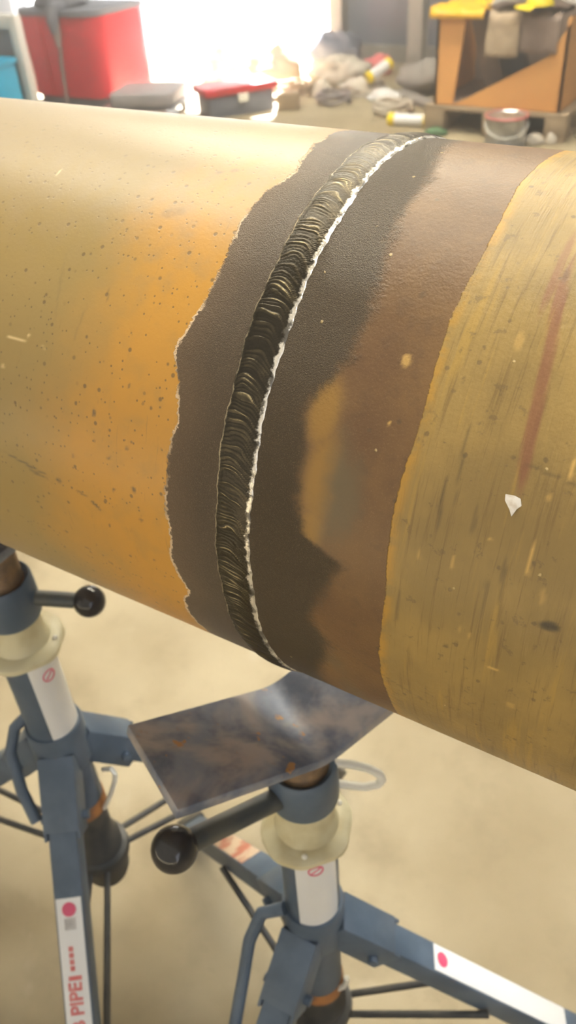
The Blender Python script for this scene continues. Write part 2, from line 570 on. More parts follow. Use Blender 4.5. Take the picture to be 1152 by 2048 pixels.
def interp(pairs, th, deg=True):
    p = sorted(pairs)
    return np.interp(th, [a for a, _ in p], [b for _, b in p])


# edge of the blackened band, (angle up from the horizontal facing the camera, mm from the weld centre)
DARK_L = [(95, -42.7), (80, -35), (76, -32.4), (71, -39.4), (62, -42.2), (51, -40.9), (46, -42.5), (41.5, -48), (37, -49.8), (33, -44), (27.5, -40.5),
          (22, -42.9), (15.5, -44.8), (6.6, -43.1), (-3, -45.5), (-9.3, -39.4), (-14.3, -48), (-23, -49.3), (-35, -50), (-60, -46), (120, -44), (180, -44), (-180, -44)]
DARK_R = [(95, 29), (79, 42.5), (69, 40), (60, 44.7), (49, 50), (42.6, 46), (37.3, 36.6), (33, 32.3), (28, 38), (20, 36), (14, 44), (11, 64), (6, 58), (-3, 46), (-8, 57), (-25, 41), (-40, 44), (120, 40), (180, 40), (-180, 40)]


def pipe_section(name, us, ths, kind):
    U, T = np.meshgrid(np.array(us), np.array(ths))       # mm, degrees
    nth, nu = U.shape
    A = np.radians(T)
    und = 0.15 * np.sin(U / 61.0 + 2 * A) * 0.001
    rr = PR + und
    X = U * 0.001
    Y = -rr * np.cos(A)
    Z = rr * np.sin(A)
    co = np.stack([X, Y, Z], -1).reshape(-1, 3)
    # bore: inner wall and the two end rings
    ri = PR - 0.0127
    k0 = len(co)
    t2 = np.radians(np.linspace(-180, 180, 97)[:-1])
    ends = (us[0] * 0.001, us[-1] * 0.001)
    inner = np.array([[x, -ri * math.cos(a), ri * math.sin(a)] for x in ends for a in t2])
    co = np.vstack([co, inner])
    faces = []
    idx = np.arange(nth * nu).reshape(nth, nu)
    nxt = np.roll(idx, -1, axis=0)
    q = np.stack([idx[:, :-1], idx[:, 1:], nxt[:, 1:], nxt[:, :-1]], -1).reshape(-1, 4)
    n2 = len(t2)
    ii = np.arange(n2)
    jj = (ii + 1) % n2
    q2 = np.stack([k0 + ii, k0 + jj, k0 + n2 + jj, k0 + n2 + ii], -1)
    rings = []
    for e, col in ((0, 0), (1, nu - 1)):
        for i in range(n2):
            a0 = -180 + 360 * i / n2
            a1 = a0 + 360 / n2
            o0 = idx[int(np.argmin(np.abs(np.array(ths) - a0))), col]
            o1 = idx[int(np.argmin(np.abs(np.array(ths) - a1))) if a1 < 179.9 else 0, col]
            if o0 != o1:
                rings.append((o0, o1, k0 + e * n2 + (i + 1) % n2, k0 + e * n2 + i))
    q = np.vstack([q, q2, np.array(rings)])
    me = bpy.data.meshes.new(name)
    me.vertices.add(len(co))
    me.vertices.foreach_set('co', co.ravel())
    me.loops.add(q.size)
    me.loops.foreach_set('vertex_index', q.ravel().astype(np.int32))
    me.polygons.add(len(q))
    me.polygons.foreach_set('loop_start', np.arange(0, q.size, 4, dtype=np.int32))
    me.polygons.foreach_set('loop_total', np.full(len(q), 4, dtype=np.int32))
    me.update(calc_edges=True)
    me.validate()
    uf, tf = U.ravel(), T.ravel()
    arc = np.radians(tf) * PR * 1000
    pad = len(co) - len(uf)

    def attr(nm, v):
        a = me.attributes.new(nm, 'FLOAT', 'POINT')
        a.data.foreach_set('value', np.concatenate([np.asarray(v, float), np.zeros(pad)]).astype(np.float32))

    def blob(items):
        out = np.zeros(len(uf))
        for (mu, mt, lu, la, ang, s) in items:
            du, da = uf - mu, arc - math.radians(mt) * PR * 1000
            c, sn = math.cos(R(ang)), math.sin(R(ang))
            wob = 1 + 0.16 * np.sin(du * 0.55 + da * 0.45 + mu)
            e = np.sqrt(((du * c + da * sn) / (lu / 2)) ** 2 + ((-du * sn + da * c) / (la / 2)) ** 2) * wob
            out = np.maximum(out, s * np.clip((1.25 - e) / 0.5, 0, 1))
        return out
    attr('u', uf)
    attr('theta', tf)
    if kind == 'L':
        attr('scorch', uf - interp(DARK_L, tf))
        attr('marks', blob([(-97.2, 23.4, 2.2, 4.2, 10, .85), (-125.9, 7.5, 4.4, 2.4, -8, .9), (-107.8, 6.4, 10, 1.6, -12, .55), (-98.5, 4.9, 9, 2.2, -35, .95), (-67.2, 11.4, 3, 4.4, 30, .85),
                            (-63.6, 5.4, 2.2, 2.2, 0, .9), (-153, 8.6, 38, 1.5, -9, .7), (-144, 7.3, 14, 2.2, -10, .6), (-130.5, 91.9, 12, 1.8, 5, .6), (-76.5, 73.4, 5, 2.4, 10, .55),
                            (-68.2, 74.4, 5, 3.5, 0, .5), (-87.7, 62, 14, 7, 20, .28), (-140, 44, 1.6, 34, 12, .2), (-118, 38, 1.3, 26, -8, .22), (-104, 44, 1.5, 9, 15, .35),
                            (-85, 16, 3, 1.5, 20, .8), (-72, 19, 2, 1.6, 0, .8), (-82, 10, 1.6, 2.4, 0, .8), (-112, 14, 2, 2, 0, .75), (-90, 1, 2, 1.6, 0, .8), (-60, -4, 2.6, 1.5, 0, .75),
                            (-150, 0, 3, 1.6, -20, .8), (-132, -6, 3, 2, 0, .7), (-118, -9, 5, 1.6, -15, .7), (-101, -11, 4, 2, -20, .7), (-75, 30, 1.5, 2, 0, .7)]))
        attr('chips', blob([(-185, 67.4, 1.5, 5, 0, .95), (-163, 32.7, 22, .9, -3, .75), (-141, 32.5, 6, 1.0, -4, .8), (-153.4, 33.8, 2, 1.6, 0, .7), (-170, 27, 3, 2.2, 0, .5)]))
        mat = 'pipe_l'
    else:
        attr('scorch', interp(DARK_R, tf) - uf)
        attr('band', uf - 88.0 - 1.0 * np.sin(tf * 0.21))
        gold = np.zeros(len(uf))
        for (gu, gt, su, sa, s) in ((42, 34, 9, 17, 1.0), (50, 24, 13, 26, 1.0), (58, 22, 14, 26, .8), (47, 16, 9, 11, .95), (56, -14, 12, 16, .55), (62, -26, 12, 26, .6), (40, 52, 14, 10, .35)):
            e = ((uf - gu) / su) ** 2 + ((arc - math.radians(gt) * PR * 1000) / sa) ** 2
            gold = np.maximum(gold, s * np.exp(-e * 0.7))
        attr('gold', gold)
        red = np.exp(-((uf - interp([(61, 128), (50, 133.7), (33, 139), (20, 143)], tf)) / 3.6) ** 2) * np.clip((tf - 26) / 8, 0, 1) * np.clip((72 - tf) / 12, 0, 1)
        red = np.maximum(red, 0.8 * np.exp(-((uf - 124) / 3.0) ** 2) * np.clip((tf - 50) / 8, 0, 1) * np.clip((76 - tf) / 8, 0, 1))
        attr('red', red)
        attr('marks', blob([(165.5, 13.1, 8, 5, 0, .95), (150, 34, 26, 1.2, -8, .4), (108, 26, 1.4, 30, 4, .45), (112, 33, 1.2, 40, 5, .45), (124, 25, 2, 16, 2, .4), (142, 18, 2.2, 22, 4, .45), (136, 15, 1.4, 24, 3, .4), (96, 8, 1.2, 22, 2, .4),
                            (70, 55, 3, 4, 0, .4), (80, -10, 70, 1.2, -22, .35), (122, 3, 3, 2, 0, .7), (128, 62, 3, 8, 10, .4)]))
        attr('chips', blob([(151.3, 21.9, 1.5, 16, 4, .8), (73.9, 44.6, 4.2, 5.6, 0, .6), (75.3, 35.1, 1.6, 1.6, 0, .9), (156.4, -4.6, 4, 4, 0, .3), (157.5, 35.6, 2, 9, 6, .8), (152, 31, 2, 4, 0, .5),
                            (119, 18, 1.5, 7, 4, .5), (133, 23, 1.6, 2, 0, .6), (128, 7, 1.2, 6, 2, .5), (132, 7, 1.2, 5, 2, .5), (160, 17, 2.4, 8, 5, .35), (146, 2, 7, 1.6, -12, .7), (120, 51, 4, 9, 8, .35), (103, 17, 1.4, 7, 4, .4)]))
        mat = 'pipe_r'
    uvl = me.uv_layers.new(name='pipe')
    allu = np.concatenate([uf, np.zeros(pad)]) * 0.001
    alla = np.concatenate([arc, np.zeros(pad)]) * 0.001
    li = np.empty(len(me.loops), dtype=np.int32)
    me.loops.foreach_get('vertex_index', li)
    uvl.data.foreach_set('uv', np.stack([allu[li], alla[li]], -1).ravel().astype(np.float32))
    me.shade_smooth()
    me.set_sharp_from_angle(angle=R(45))
    me.materials.append(MAT[mat])
    o = bpy.data.objects.new(name, me)
    COL.objects.link(o)
    o.parent = pipe
    return o


TH = list(np.arange(-180, -46, 3.75)) + list(np.arange(-45, 115, 0.42)) + list(np.arange(116, 179, 3.75))
UL = [-1500, -1100, -800, -600, -480, -400] + list(np.arange(-350, -9.9, 1.25))
UR = list(np.arange(10.0, 205, 1.25)) + [230, 300, 420, 600, 800]
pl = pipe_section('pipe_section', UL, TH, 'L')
pl['label'] = 'golden lacquered half on the far side of the weld'
pr_ = pipe_section('pipe_section', UR, TH, 'R')
pr_['label'] = 'brown and mustard half on the near side of the weld'

# the weld bead: a crowned ring with overlapping crescent ripples
PITCH = 2.2


def weld_bead():
    ths = np.concatenate([np.arange(-180, -48, 1.5), np.arange(-48, 112, 0.075), np.arange(112, 180, 1.5)])
    ss = np.concatenate([[-1.06], np.linspace(-1, 1, 27), [1.06]])
    S, T = np.meshgrid(ss, ths)
    arc = np.radians(T) * PR * 1000
    w1 = np.interp(ths, *zip(*[(t, 0.45 * math.sin(t * 0.31) + 0.35 * math.sin(t * 1.07 + 1) + 0.2 * math.sin(t * 3.3)) for t in np.arange(-180, 181, 0.5)]))[:, None]
    w2 = np.interp(ths, *zip(*[(t, 0.45 * math.sin(t * 0.27 + 2) + 0.30 * math.sin(t * 1.3 + 4) + 0.2 * math.sin(t * 2.9)) for t in np.arange(-180, 181, 0.5)]))[:, None]
    half = 11.1 + np.where(S < 0, w1, w2)
    U = S * half
    jit = np.interp(arc, np.arange(-600, 600, 3.0), rng.normal(0, 0.55, 400))
    wv = 0.5 * np.sin(arc / 3.7 + 2.6 * S) + 0.45 * np.sin(arc / 7.9 - 4.1 * S + 1) + 0.25 * np.sin(arc / 1.9 + 6.0 * S)
    ph = (arc + wv + 4.4 * (S + 0.3) ** 2 + 4.0 * np.clip(S - 0.2, 0, 1) ** 1.5 + jit) / PITCH
    fr = ph - np.floor(ph)
    crest = np.where(fr < 0.72, fr / 0.72, (1 - fr) / 0.28)
    amp = np.interp(np.floor(ph), np.arange(-400, 400), rng.uniform(0.15, 1.3, 800))
    body = 1.75 * (1 - np.abs(S) ** 2.6).clip(0, 1) + 0.12
    body = np.where(np.abs(S) > 1.01, -1.2, body)
    env = (1 - np.abs(S) ** 4).clip(0, 1)
    toe = 0.35 * np.exp(-((np.abs(S) - 0.93) / 0.05) ** 2)
    h = body + 0.40 * crest * amp * env + toe
    rr = PR + h * 0.001
    A = np.radians(T)
    co = np.stack([U * 0.001, -rr * np.cos(A), rr * np.sin(A)], -1).reshape(-1, 3)
    nth, nu = U.shape
    idx = np.arange(nth * nu).reshape(nth, nu)
    nxt = np.roll(idx, -1, axis=0)
    q = np.stack([idx[:, :-1], idx[:, 1:], nxt[:, 1:], nxt[:, :-1]], -1).reshape(-1, 4)
    me = bpy.data.meshes.new('weld_bead')
    me.vertices.add(len(co))
    me.vertices.foreach_set('co', co.ravel())
    me.loops.add(q.size)
    me.loops.foreach_set('vertex_index', q.ravel().astype(np.int32))
    me.polygons.add(len(q))
    me.polygons.foreach_set('loop_start', np.arange(0, q.size, 4, dtype=np.int32))
    me.polygons.foreach_set('loop_total', np.full(len(q), 4, dtype=np.int32))
    me.update(calc_edges=True)
    for nm, v in (('across', S), ('crest', crest * env * np.minimum(amp, 1))):
        a = me.attributes.new(nm, 'FLOAT', 'POINT')
        a.data.foreach_set('value', v.ravel().astype(np.float32))
    me.shade_smooth()
    me.materials.append(MAT['weld'])
    o = bpy.data.objects.new('weld_bead', me)
    COL.objects.link(o)
    o.parent = pipe
    o['label'] = 'rippled dark weld bead with a bright silvery edge'
    return o


weld_bead()


def on_pipe(u, th, h=0.0):
    a = R(th)
    return Vector((u * 0.001, -(PR + h) * math.cos(a), (PR + h) * math.sin(a)))


# a white paint chip stuck to the near half
vs, fs = [], []
ring = [(0.0, 4.2), (2.6, 3.6), (3.8, 0.8), (2.2, -1.2), (1.0, -4.6), (-0.6, -2.0), (-3.4, 1.2), (-3.9, 3.8)]
for hh in (0.0001, 0.0009):
    for (a, b) in ring:
        vs.append(on_pipe(138.3 + a, 28.6 + math.degrees(b / 178.0), hh))
n = len(ring)
vs.append(on_pipe(138.3 - 0.5, 28.7, 0.0014))
fs += [(i, (i + 1) % n, n + (i + 1) % n, n + i) for i in range(n)] + [(n + i, n + (i + 1) % n, 2 * n) for i in range(n)]
obj('paint_fleck', vs, fs, 'chalk', pipe)['label'] = 'white paint chip'


# ------------------------------------------------------------------ the pipe stands
def pol(az, r, z=0.0):
    return Vector((r * math.cos(R(az)), r * math.sin(R(az)), z))


def pipe_stand(name, label, ax, p):
    t = thing(name, label, 'pipe stand', (ax[0], ax[1], 0), 'pipe stands under the pipe')
    za = p['apex']
    # V head: two wings folded along a line
    psi, L, W, TK = R(p['psi']), p['wing'], p['width'], 0.0115
    fo = Vector((math.cos(psi), math.sin(psi), 0))
    lo = Vector((-math.sin(psi), math.cos(psi), 0))
    s1, s2 = R(p['slope'][0]), R(p['slope'][1])
    prof = []
    for k in range(7):                       # soft bend between the wings
        q = -1 + k / 3
        prof.append((q * 0.012, 0.5 * 0.012 * q * q * (math.tan(s1) if q < 0 else math.tan(s2))))
    top = [(-L * math.cos(s1), L * math.sin(s1))] + prof + [(L * math.cos(s2), L * math.sin(s2))]
    nrm = [Vector((math.sin(s1), math.cos(s1)))] + [Vector((0, 1))] * 7 + [Vector((-math.sin(s2), math.cos(s2)))]
    pts = [Vector((a, b)) for a, b in top] + [Vector(top[i]) - nrm[i] * TK for i in reversed(range(len(top)))]
    vs, fs = [], []
    for sgn in (1, -1):
        for c in pts:
            vs.append(fo * sgn * W / 2 + lo * c.x + Vector((0, 0, za + c.y)))
    m = len(pts)
    h = len(top)
    fs += [(i, (i + 1) % m, m + (i + 1) % m, m + i) for i in range(m)]
    for i in range(h - 1):
        fs.append((i, i + 1, m - 2 - i, m - 1 - i))
        fs.append((m + i, m + i + 1, m + m - 2 - i, m + m - 1 - i))
    hd = obj('v_head', vs, fs, 'plate', t, bevel=0.002)
    hd['label'] = 'shallow V-shaped plate of scuffed blue steel'
    # threaded boss welded under the fold
    zc = p['cup']                            # rim of the nut cup
    pr = []
    for k in range(9):
        z = za - 0.012 - k * (za - 0.012 - zc + 0.012) / 8
        pr += [(0.0255, z), (0.0235, z - 0.002)]
    MB().lathe([(1e-4, pr[0][1])] + pr + [(1e-4, pr[-1][1])], n=32).build('threaded_boss', 'boss', t)
    # nut cup with handles
    MB().lathe([(0.026, zc - 0.004), (0.031, zc), (0.0335, zc - 0.003), (0.0345, zc - 0.02), (0.0345, zc - 0.05), (0.031, zc - 0.056), (1e-4, zc - 0.056)], n=44).build('nut_cup', 'paint', t)
    MB().lathe([(1e-4, zc - 0.006), (0.0275, zc - 0.006), (0.0285, zc - 0.010)], n=32).build('thread_collar', p['collar_mat'], t)
    hb = Vector(p['ball'])
    d = Vector((hb.x, hb.y, 0)).normalized()
    z0 = zc - 0.03
    st = d * 0.028 + Vector((0, 0, z0))
    hbar = MB().tube([st, st.lerp(hb, 0.93)], p.get('bar_r', 0.0088), 14)
    h_o = hbar.build('handle_bar', 'bar', t)
    MB().sphere(hb, p['ball_r']).build('knob', 'ball', h_o)['label'] = 'glossy black ball knob'
    # cream locking collar with a lobed flange
    zf, rf = p['flange'], 0.0465
    k_ = p['lobe']
    lob = lambda a, r: (1 + (0.10 * max(0, math.cos(2.0 * (a - R(k_)))) ** 6 - 0.035 * math.cos(6 * (a - R(k_)))) * (1 if r > 0.035 else 0))
    MB().lathe([(1e-4, zc - 0.054), (0.0285, zc - 0.055), (0.0295, zf + 0.012), (0.033, zf + 0.0045), (rf - 0.004, zf + 0.0035), (rf, zf), (rf, zf - 0.006), (rf - 0.003, zf - 0.009), (0.033, zf - 0.010),
                (0.0325, zf - 0.018), (1e-4, zf - 0.018)], n=72, rfun=lob).build('lock_collar', 'cream', t)
    for az in p['bolts']:
        MB().sphere(pol(az, 0.039, zf + 0.004), 0.0032, 12, 8).build('collar_bolt', 'galv', t)
    if p.get('bail'):
        a = R(31)
        e = Vector((math.cos(a), math.sin(a), 0))
        path = []
        P = [(0.030, 0.0), (0.046, -0.003), (0.062, -0.010), (0.073, -0.020), (0.0765, -0.029), (0.072, -0.037), (0.060, -0.041), (0.046, -0.038), (0.033, -0.034)]
        for i in range(len(P) - 1):
            for q in range(3):
                f = q / 3
                path.append(e * (P[i][0] * (1 - f) + P[i + 1][0] * f) + Vector((0, 0, zc - 0.004 + P[i][1] * (1 - f) + P[i + 1][1] * f)))
        path.append(e * P[-1][0] + Vector((0, 0, zc - 0.004 + P[-1][1])))
        MB().tube(path, 0.0042, 10).build('wire_bail', 'galv', t)['label'] = 'bright wire bail'
    # main tube
    zt = p['tube_bottom']
    zh = p['hub']
    MB().lathe([(1e-4, zf - 0.010), (0.031, zf - 0.010), (0.031, zh + 0.01), (0.0295, zh), (0.0295, zt), (1e-4, zt)], n=44).build('main_tube', 'paint', t)
    # white sticker wrapped round the tube
    def wrap(nm, mat, a0, a1, zfun0, zfun1, r, parent, n=18):
        vs, fs = [], []
        for k in range(n + 1):
            f = k / n
            a = a0 + (a1 - a0) * f
            for (z, q) in ((zfun0(f), r), (zfun1(f), r), (zfun1(f), r - 0.0006), (zfun0(f), r - 0.0006)):
                vs.append(pol(a, q, z))
        for k in range(n):
            for c in range(4):
                fs.append((k * 4 + c, k * 4 + (c + 1) % 4, k * 4 + 4 + (c + 1) % 4, k * 4 + 4 + c))
        fs += [(0, 1, 2, 3), (n * 4 + 3, n * 4 + 2, n * 4 + 1, n * 4)]
        return obj(nm, vs, fs, mat, parent)
    a0, a1, zb = p['sticker']
    rnd = lambda f: zb + 0.012 * (max(0, abs(f - 0.45) - 0.35) / 0.2) ** 2
    s_o = wrap('tube_sticker', 'sticker', a0, a1, lambda f: zf - 0.019, rnd, 0.0316, t)
    wrap('sticker_border', 'pink', a0 + 1, a1 - 1, lambda f: rnd(f) + 0.006, lambda f: rnd(f) + 0.0005, 0.0318, s_o)
    am = a0 + (a1 - a0) * 0.45
    mk = MB()
    mk.tube([pol(am + 14 * math.cos(q), 0.0318, zf - 0.040 + 0.008 * math.sin(q)) for q in np.linspace(0, 2 * math.pi, 15)[:-1]], 0.0009, 6, True)
    mk.tube([pol(am - 8, 0.0318, zf - 0.044), pol(am + 9, 0.0318, zf - 0.036)], 0.0009, 6)
    mk.build('sticker_logo', 'pink', s_o)
    # hub
    MB().lathe([(1e-4, zh + 0.035), (0.0345, zh + 0.034), (0.036, zh + 0.03), (0.036, zh - 0.035), (0.034, zh - 0.04), (1e-4, zh - 0.04)], n=44).build('hub', 'paint', t)
    # legs
    sl = R(p['leg_slope'])
    for li, az in enumerate(p['legs']):
        u = Vector((math.cos(R(az)) * math.cos(sl), math.sin(R(az)) * math.cos(sl), -math.sin(sl)))
        nn = Vector((math.cos(R(az)) * math.sin(sl), math.sin(R(az)) * math.sin(sl), math.cos(sl)))
        sd = u.cross(nn)
        hp = Vector((0, 0, zh + 0.012))
        length = (hp.z - 0.022) / math.sin(sl)
        lw, lh = p['leg_size']
        lb = MB()
        lb.beam(hp + u * 0.03, hp + u * length, lw, lh, nn)
        lg = lb.build('leg', 'paint', t, bevel=0.003)
        MB().beam(hp + u * (length - 0.035), hp + u * (length - 0.0), lw + 0.008, lh + 0.006, nn).build('foot', 'black', lg, bevel=0.003)
        # hinge bracket: two cheeks and a saddle over the leg
        bk = MB()
        for sg in (-1, 1):
            bk.beam(hp + u * 0.028 + sd * sg * (lw / 2 + 0.0025), hp + u * p['cheek'] + sd * sg * (lw / 2 + 0.0025) - nn * 0.002, 0.004, lh + 0.008, nn)
        bk.beam(hp + u * 0.028 + nn * (lh / 2 + 0.0025), hp + u * (p['cheek'] - 0.01) + nn * (lh / 2 + 0.0025), lw + 0.008, 0.004, nn)
        bk.build('leg_bracket', 'paint', t, bevel=0.0012)
        MB().tube([hp + u * (p['cheek'] - 0.022) - sd * (lw / 2 + 0.012) - nn * 0.004, hp + u * (p['cheek'] - 0.022) + sd * (lw / 2 + 0.012) - nn * 0.004], 0.006, 10).build('hinge_bolt', 'paint', t)
        # pair of brace rods from the lower collar to the leg
        foot = hp + u * (length * p['brace'])
        for sg in (-1, 1):
            s_ = pol(az, 0.034, p['collar'] - 0.01) + sd * sg * 0.012
            e_ = foot + sd * sg * (lw / 2 + 0.006) - nn * 0.006
            MB().tube([s_, e_], 0.0048, 10).build('brace_rod', 'black', t)
        for (wl, f0, f1, kind) in p['leg_labels']:
            if wl != li:
                continue
            tp = hp + nn * (lh / 2 + 0.0006)
            A_, B_ = tp + u * f0, tp + u * f1
            st_ = MB().beam(A_, B_, lw * 0.86, 0.0012, nn).build('leg_sticker', 'old_label' if kind == 'old' else 'sticker', t, bevel=0.0004)
            if kind == 'old':
                st_['label'] = 'faded red and cream sticker'
                continue
            q = nn * 0.0008
            # round logo
            ctr = tp + q + u * (f0 + 0.0135)
            rr_ = lw * 0.24
            MB().addm([ctr + (u * math.cos(a) + sd * math.sin(a)) * rr_ + nn * 0.0006 for a in np.linspace(0, 2 * math.pi, 25)[:-1]] + [ctr + (u * math.cos(a) + sd * math.sin(a)) * rr_ for a in np.linspace(0, 2 * math.pi, 25)[:-1]],
                      [tuple(range(24))] + [(i, (i + 1) % 24, 24 + (i + 1) % 24, 24 + i) for i in range(24)]).build('sticker_logo', 'pink', st_)
            if kind == 'text':
                MB().beam(tp + q + u * (f0 + 0.024), tp + q + u * (f0 + 0.038), 0.014, 0.0006, nn).build('sticker_print', 'grey_print', st_)
                for k in range(4):
                    c0 = f0 + 0.058 + k * 0.0078
                    MB().beam(tp + q + u * c0 + sd * 0.002, tp + q + u * (c0 + 0.0058) + sd * 0.002, 0.0055, 0.0006, nn).build('sticker_print', 'red_print', st_)
                MB().beam(tp + q + u * (f0 + 0.0935), tp + q + u * (f0 + 0.0985), 0.016, 0.0006, nn).build('sticker_print', 'red_print', st_)
                # the maker's name, running up the leg
                fc = bpy.data.curves.new('lettering', 'FONT')
                fc.body = 'B&B PIPE'
                fc.size = 0.0225
                fc.extrude = 0.0003
                fc.offset = 0.0006
                fc.align_x = 'RIGHT'
                fc.align_y = 'CENTER'
                fo_ = bpy.data.objects.new('lettering', fc)
                me = bpy.data.meshes.new_from_object(fo_)
                bpy.data.objects.remove(fo_)
                lo_ = bpy.data.objects.new('lettering', me)
                me.materials.append(MAT['red_print'])
                COL.objects.link(lo_)
                xx, zz = -u, nn
                yy = zz.cross(xx)
                mm = Matrix((xx, yy, zz)).transposed().to_4x4()
                mm.translation = tp + q + u * (f0 + 0.101)
                lo_.matrix_world = mm
                lo_.parent = st_
    # bent round bar linking hub and front leg
    ba, bb = p['bar_path']
    MB().tube([Vector(x) for x in ba], bb, 12).build('carry_handle', 'paint', t)
    # lower sleeve with rust ring, collar band
    MB().lathe([(0.0297, zt + 0.022), (0.0315, zt + 0.018), (0.0315, zt - 0.002), (0.028, zt - 0.004), (1e-4, zt - 0.004)], n=40).build('rust_ring', 'rust', t)
    zc2 = p['collar']
    MB().lathe([(1e-4, zt - 0.004), (0.027, zt - 0.004), (0.0275, zc2 + 0.03), (0.034, zc2 + 0.022), (0.034, zc2 - 0.055), (0.030, zc2 - 0.06), (0.030, zc2 - 0.068), (1e-4, zc2 - 0.068)], n=40).build('lower_sleeve', 'black', t)
    MB().lathe([(0.0335, zc2 + 0.004), (0.0415, zc2 + 0.002), (0.0425, zc2 - 0.006), (0.0415, zc2 - 0.016), (0.0335, zc2 - 0.018)], n=40).build('brace_collar', 'black', t)
    MB().tube([Vector(x) for x in p['pin']], 0.0033, 10).build('clip_pin', 'galv', t)['label'] = 'bright bent pin'
    return t


AXR, AXL = (-0.26063, -0.05662), (-0.62870, -0.06316)
pipe_stand('pipe_stand', 'blue grey pipe stand in front of the weld, its scuffed V-shaped head in full view', AXR, dict(
    apex=0.7481, psi=-26.5, slope=(17.5, 15.0), wing=0.143, width=0.0955, cup=0.684, ball=(-0.307 + 0.2606, -0.19 + 0.0566, 0.695), ball_r=0.0202, bar_r=0.0105, collar_mat='boss',
    flange=0.579, lobe=-100, bolts=(-62, 60, 180), bail=True, tube_bottom=0.205, hub=0.388, sticker=(-86, 4, 0.364),
    legs=(27, 155, 272), leg_slope=43.5, leg_size=(0.036, 0.036), cheek=0.12, brace=0.55, collar=0.14,
    leg_labels=[(0, 0.180, 0.430, 'plain'), (1, 0.20, 0.36, 'old')],
    bar_path=([pol(-120, 0.036, 0.435), pol(-132, 0.060, 0.425), pol(-126, 0.080, 0.39), pol(-116, 0.10, 0.345), pol(-105, 0.135, 0.30)], 0.0075),
    pin=[pol(-5, 0.030, 0.220), pol(0, 0.036, 0.228), pol(3, 0.040, 0.245), pol(3, 0.040, 0.255)]))
pipe_stand('pipe_stand', 'blue grey pipe stand at the left edge of the photo, front leg with red lettering', AXL, dict(
    apex=0.8325, psi=15.0, slope=(12.0, 12.0), wing=0.143, width=0.0955, cup=0.764, ball=(-0.549 + 0.6287, -0.019 + 0.0632, 0.727), ball_r=0.0178, collar_mat='brass',
    flange=0.666, lobe=-90, bolts=(30, 150, -90), tube_bottom=0.335, hub=0.485, sticker=(-44, 44, 0.487),
    legs=(307, 66, 186), leg_slope=48, leg_size=(0.036, 0.036), cheek=0.13, brace=0.62, collar=0.225,
    leg_labels=[(0, 0.200, 0.52, 'text')],
    bar_path=([pol(-150, 0.034, 0.525), pol(-142, 0.048, 0.515), pol(-125, 0.060, 0.49), pol(-95, 0.070, 0.455), pol(-75, 0.085, 0.425)], 0.0075),
    pin=[pol(12, 0.033, 0.338), pol(15, 0.038, 0.348), pol(20, 0.049, 0.374), pol(23, 0.057, 0.396), pol(26, 0.059, 0.408), pol(31, 0.054, 0.413), pol(42, 0.040, 0.402)]))


# ------------------------------------------------------------------ things at the back of the shop
# orange box on its pallet
CX0, CX1, CY, CZ0, CZ1, CD = -2.075, -1.335, 4.50, 0.15, 0.60, 0.60
pal = thing('pallet', 'wooden pallet under the orange box', 'pallet', (-1.70, CY + 0.3, 0))
for k in range(5):
    MB().box((0, -0.27 + k * 0.14, 0.134), (0.84, 0.115, 0.022)).build('deck_board', 'wood', pal, bevel=0.002)
for k in range(3):
    for j in range(3):
        MB().box((-0.36 + k * 0.36, -0.28 + j * 0.27, 0.073), (0.12, 0.10, 0.10)).build('block', 'wood', pal, bevel=0.002)
    MB().box((-0.36 + k * 0.36, 0, 0.012), (0.11, 0.66, 0.022)).build('bottom_board', 'wood', pal, bevel=0.002)
crate = thing('box', 'orange box with a slanted open front standing on the pallet', 'box', ((CX0 + CX1) / 2, CY, CZ0))
hw, hh = (CX1 - CX0) / 2, CZ1 - CZ0


def panel(pts, y0, y1, name, mat, parent):
    n = len(pts)
    vs = [(x, y0, z) for x, z in pts] + [(x, y1, z) for x, z in pts]
    fs = [tuple(range(n)), tuple(range(2 * n - 1, n - 1, -1))] + [(i, (i + 1) % n, n + (i + 1) % n, n + i) for i in range(n)]
    return obj(name, vs, fs, mat, parent, smooth=False)


panel([(-hw, 0), (-hw + 0.115, 0), (-hw + 0.165, hh - 0.02), (-hw, hh)], 0, 0.014, 'front_panel', 'orange', crate)
panel([(-hw + 0.115, 0), (hw, 0), (hw, hh - 0.02), (hw - 0.095, 0.27), (-hw + 0.20, 0.04)], 0, 0.014, 'front_panel', 'orange', crate)
MB().box((-hw + 0.008, CD / 2, hh / 2), (0.016, CD, hh)).build('side_panel', 'orange', crate, smooth=False)
MB().box((hw - 0.008, CD / 2, hh / 2), (0.016, CD, hh)).build('side_panel', 'orange', crate, smooth=False)
MB().box((0, CD, hh / 2), (2 * hw, 0.016, hh)).build('back_panel', 'cavity', crate, smooth=False)
MB().box((0, CD / 2, 0.008), (2 * hw - 0.03, CD - 0.03, 0.014)).build('bottom_panel', 'cavity', crate, smooth=False)


def loose_board(name, label, cat, c, d, tilt, mat):
    m = Matrix.Rotation(R(tilt[2]), 3, 'Z') @ Matrix.Rotation(R(tilt[1]), 3, 'Y') @ Matrix.Rotation(R(tilt[0]), 3, 'X')
    o = MB().box((0, 0, 0), d, m).build(name, mat, bevel=0.004)
    o.location = c
    return tag(o, label, cat)


loose_board('board', 'brown board leaning inside the orange box at its left side', 'board', (-1.83, 4.66, 0.395), (0.10, 0.02, 0.43), (12, -14, 6), 'cavity')
loose_board('board', 'darker brown board leaning behind the first in the orange box', 'board', (-1.745, 4.80, 0.395), (0.16, 0.02, 0.42), (14, -18, 0), 'dark')


def cloth(name, label, cat, mat, fn, nx=22, ny=22, thick=0.006, group=None):
    return tag(grid_mesh(name, nx, ny, fn, mat, None, thick), label, cat, group)


def nz(x, y, s=9.0, k=0.0):
    return mnoise.noise(Vector((x * s, y * s, k)))


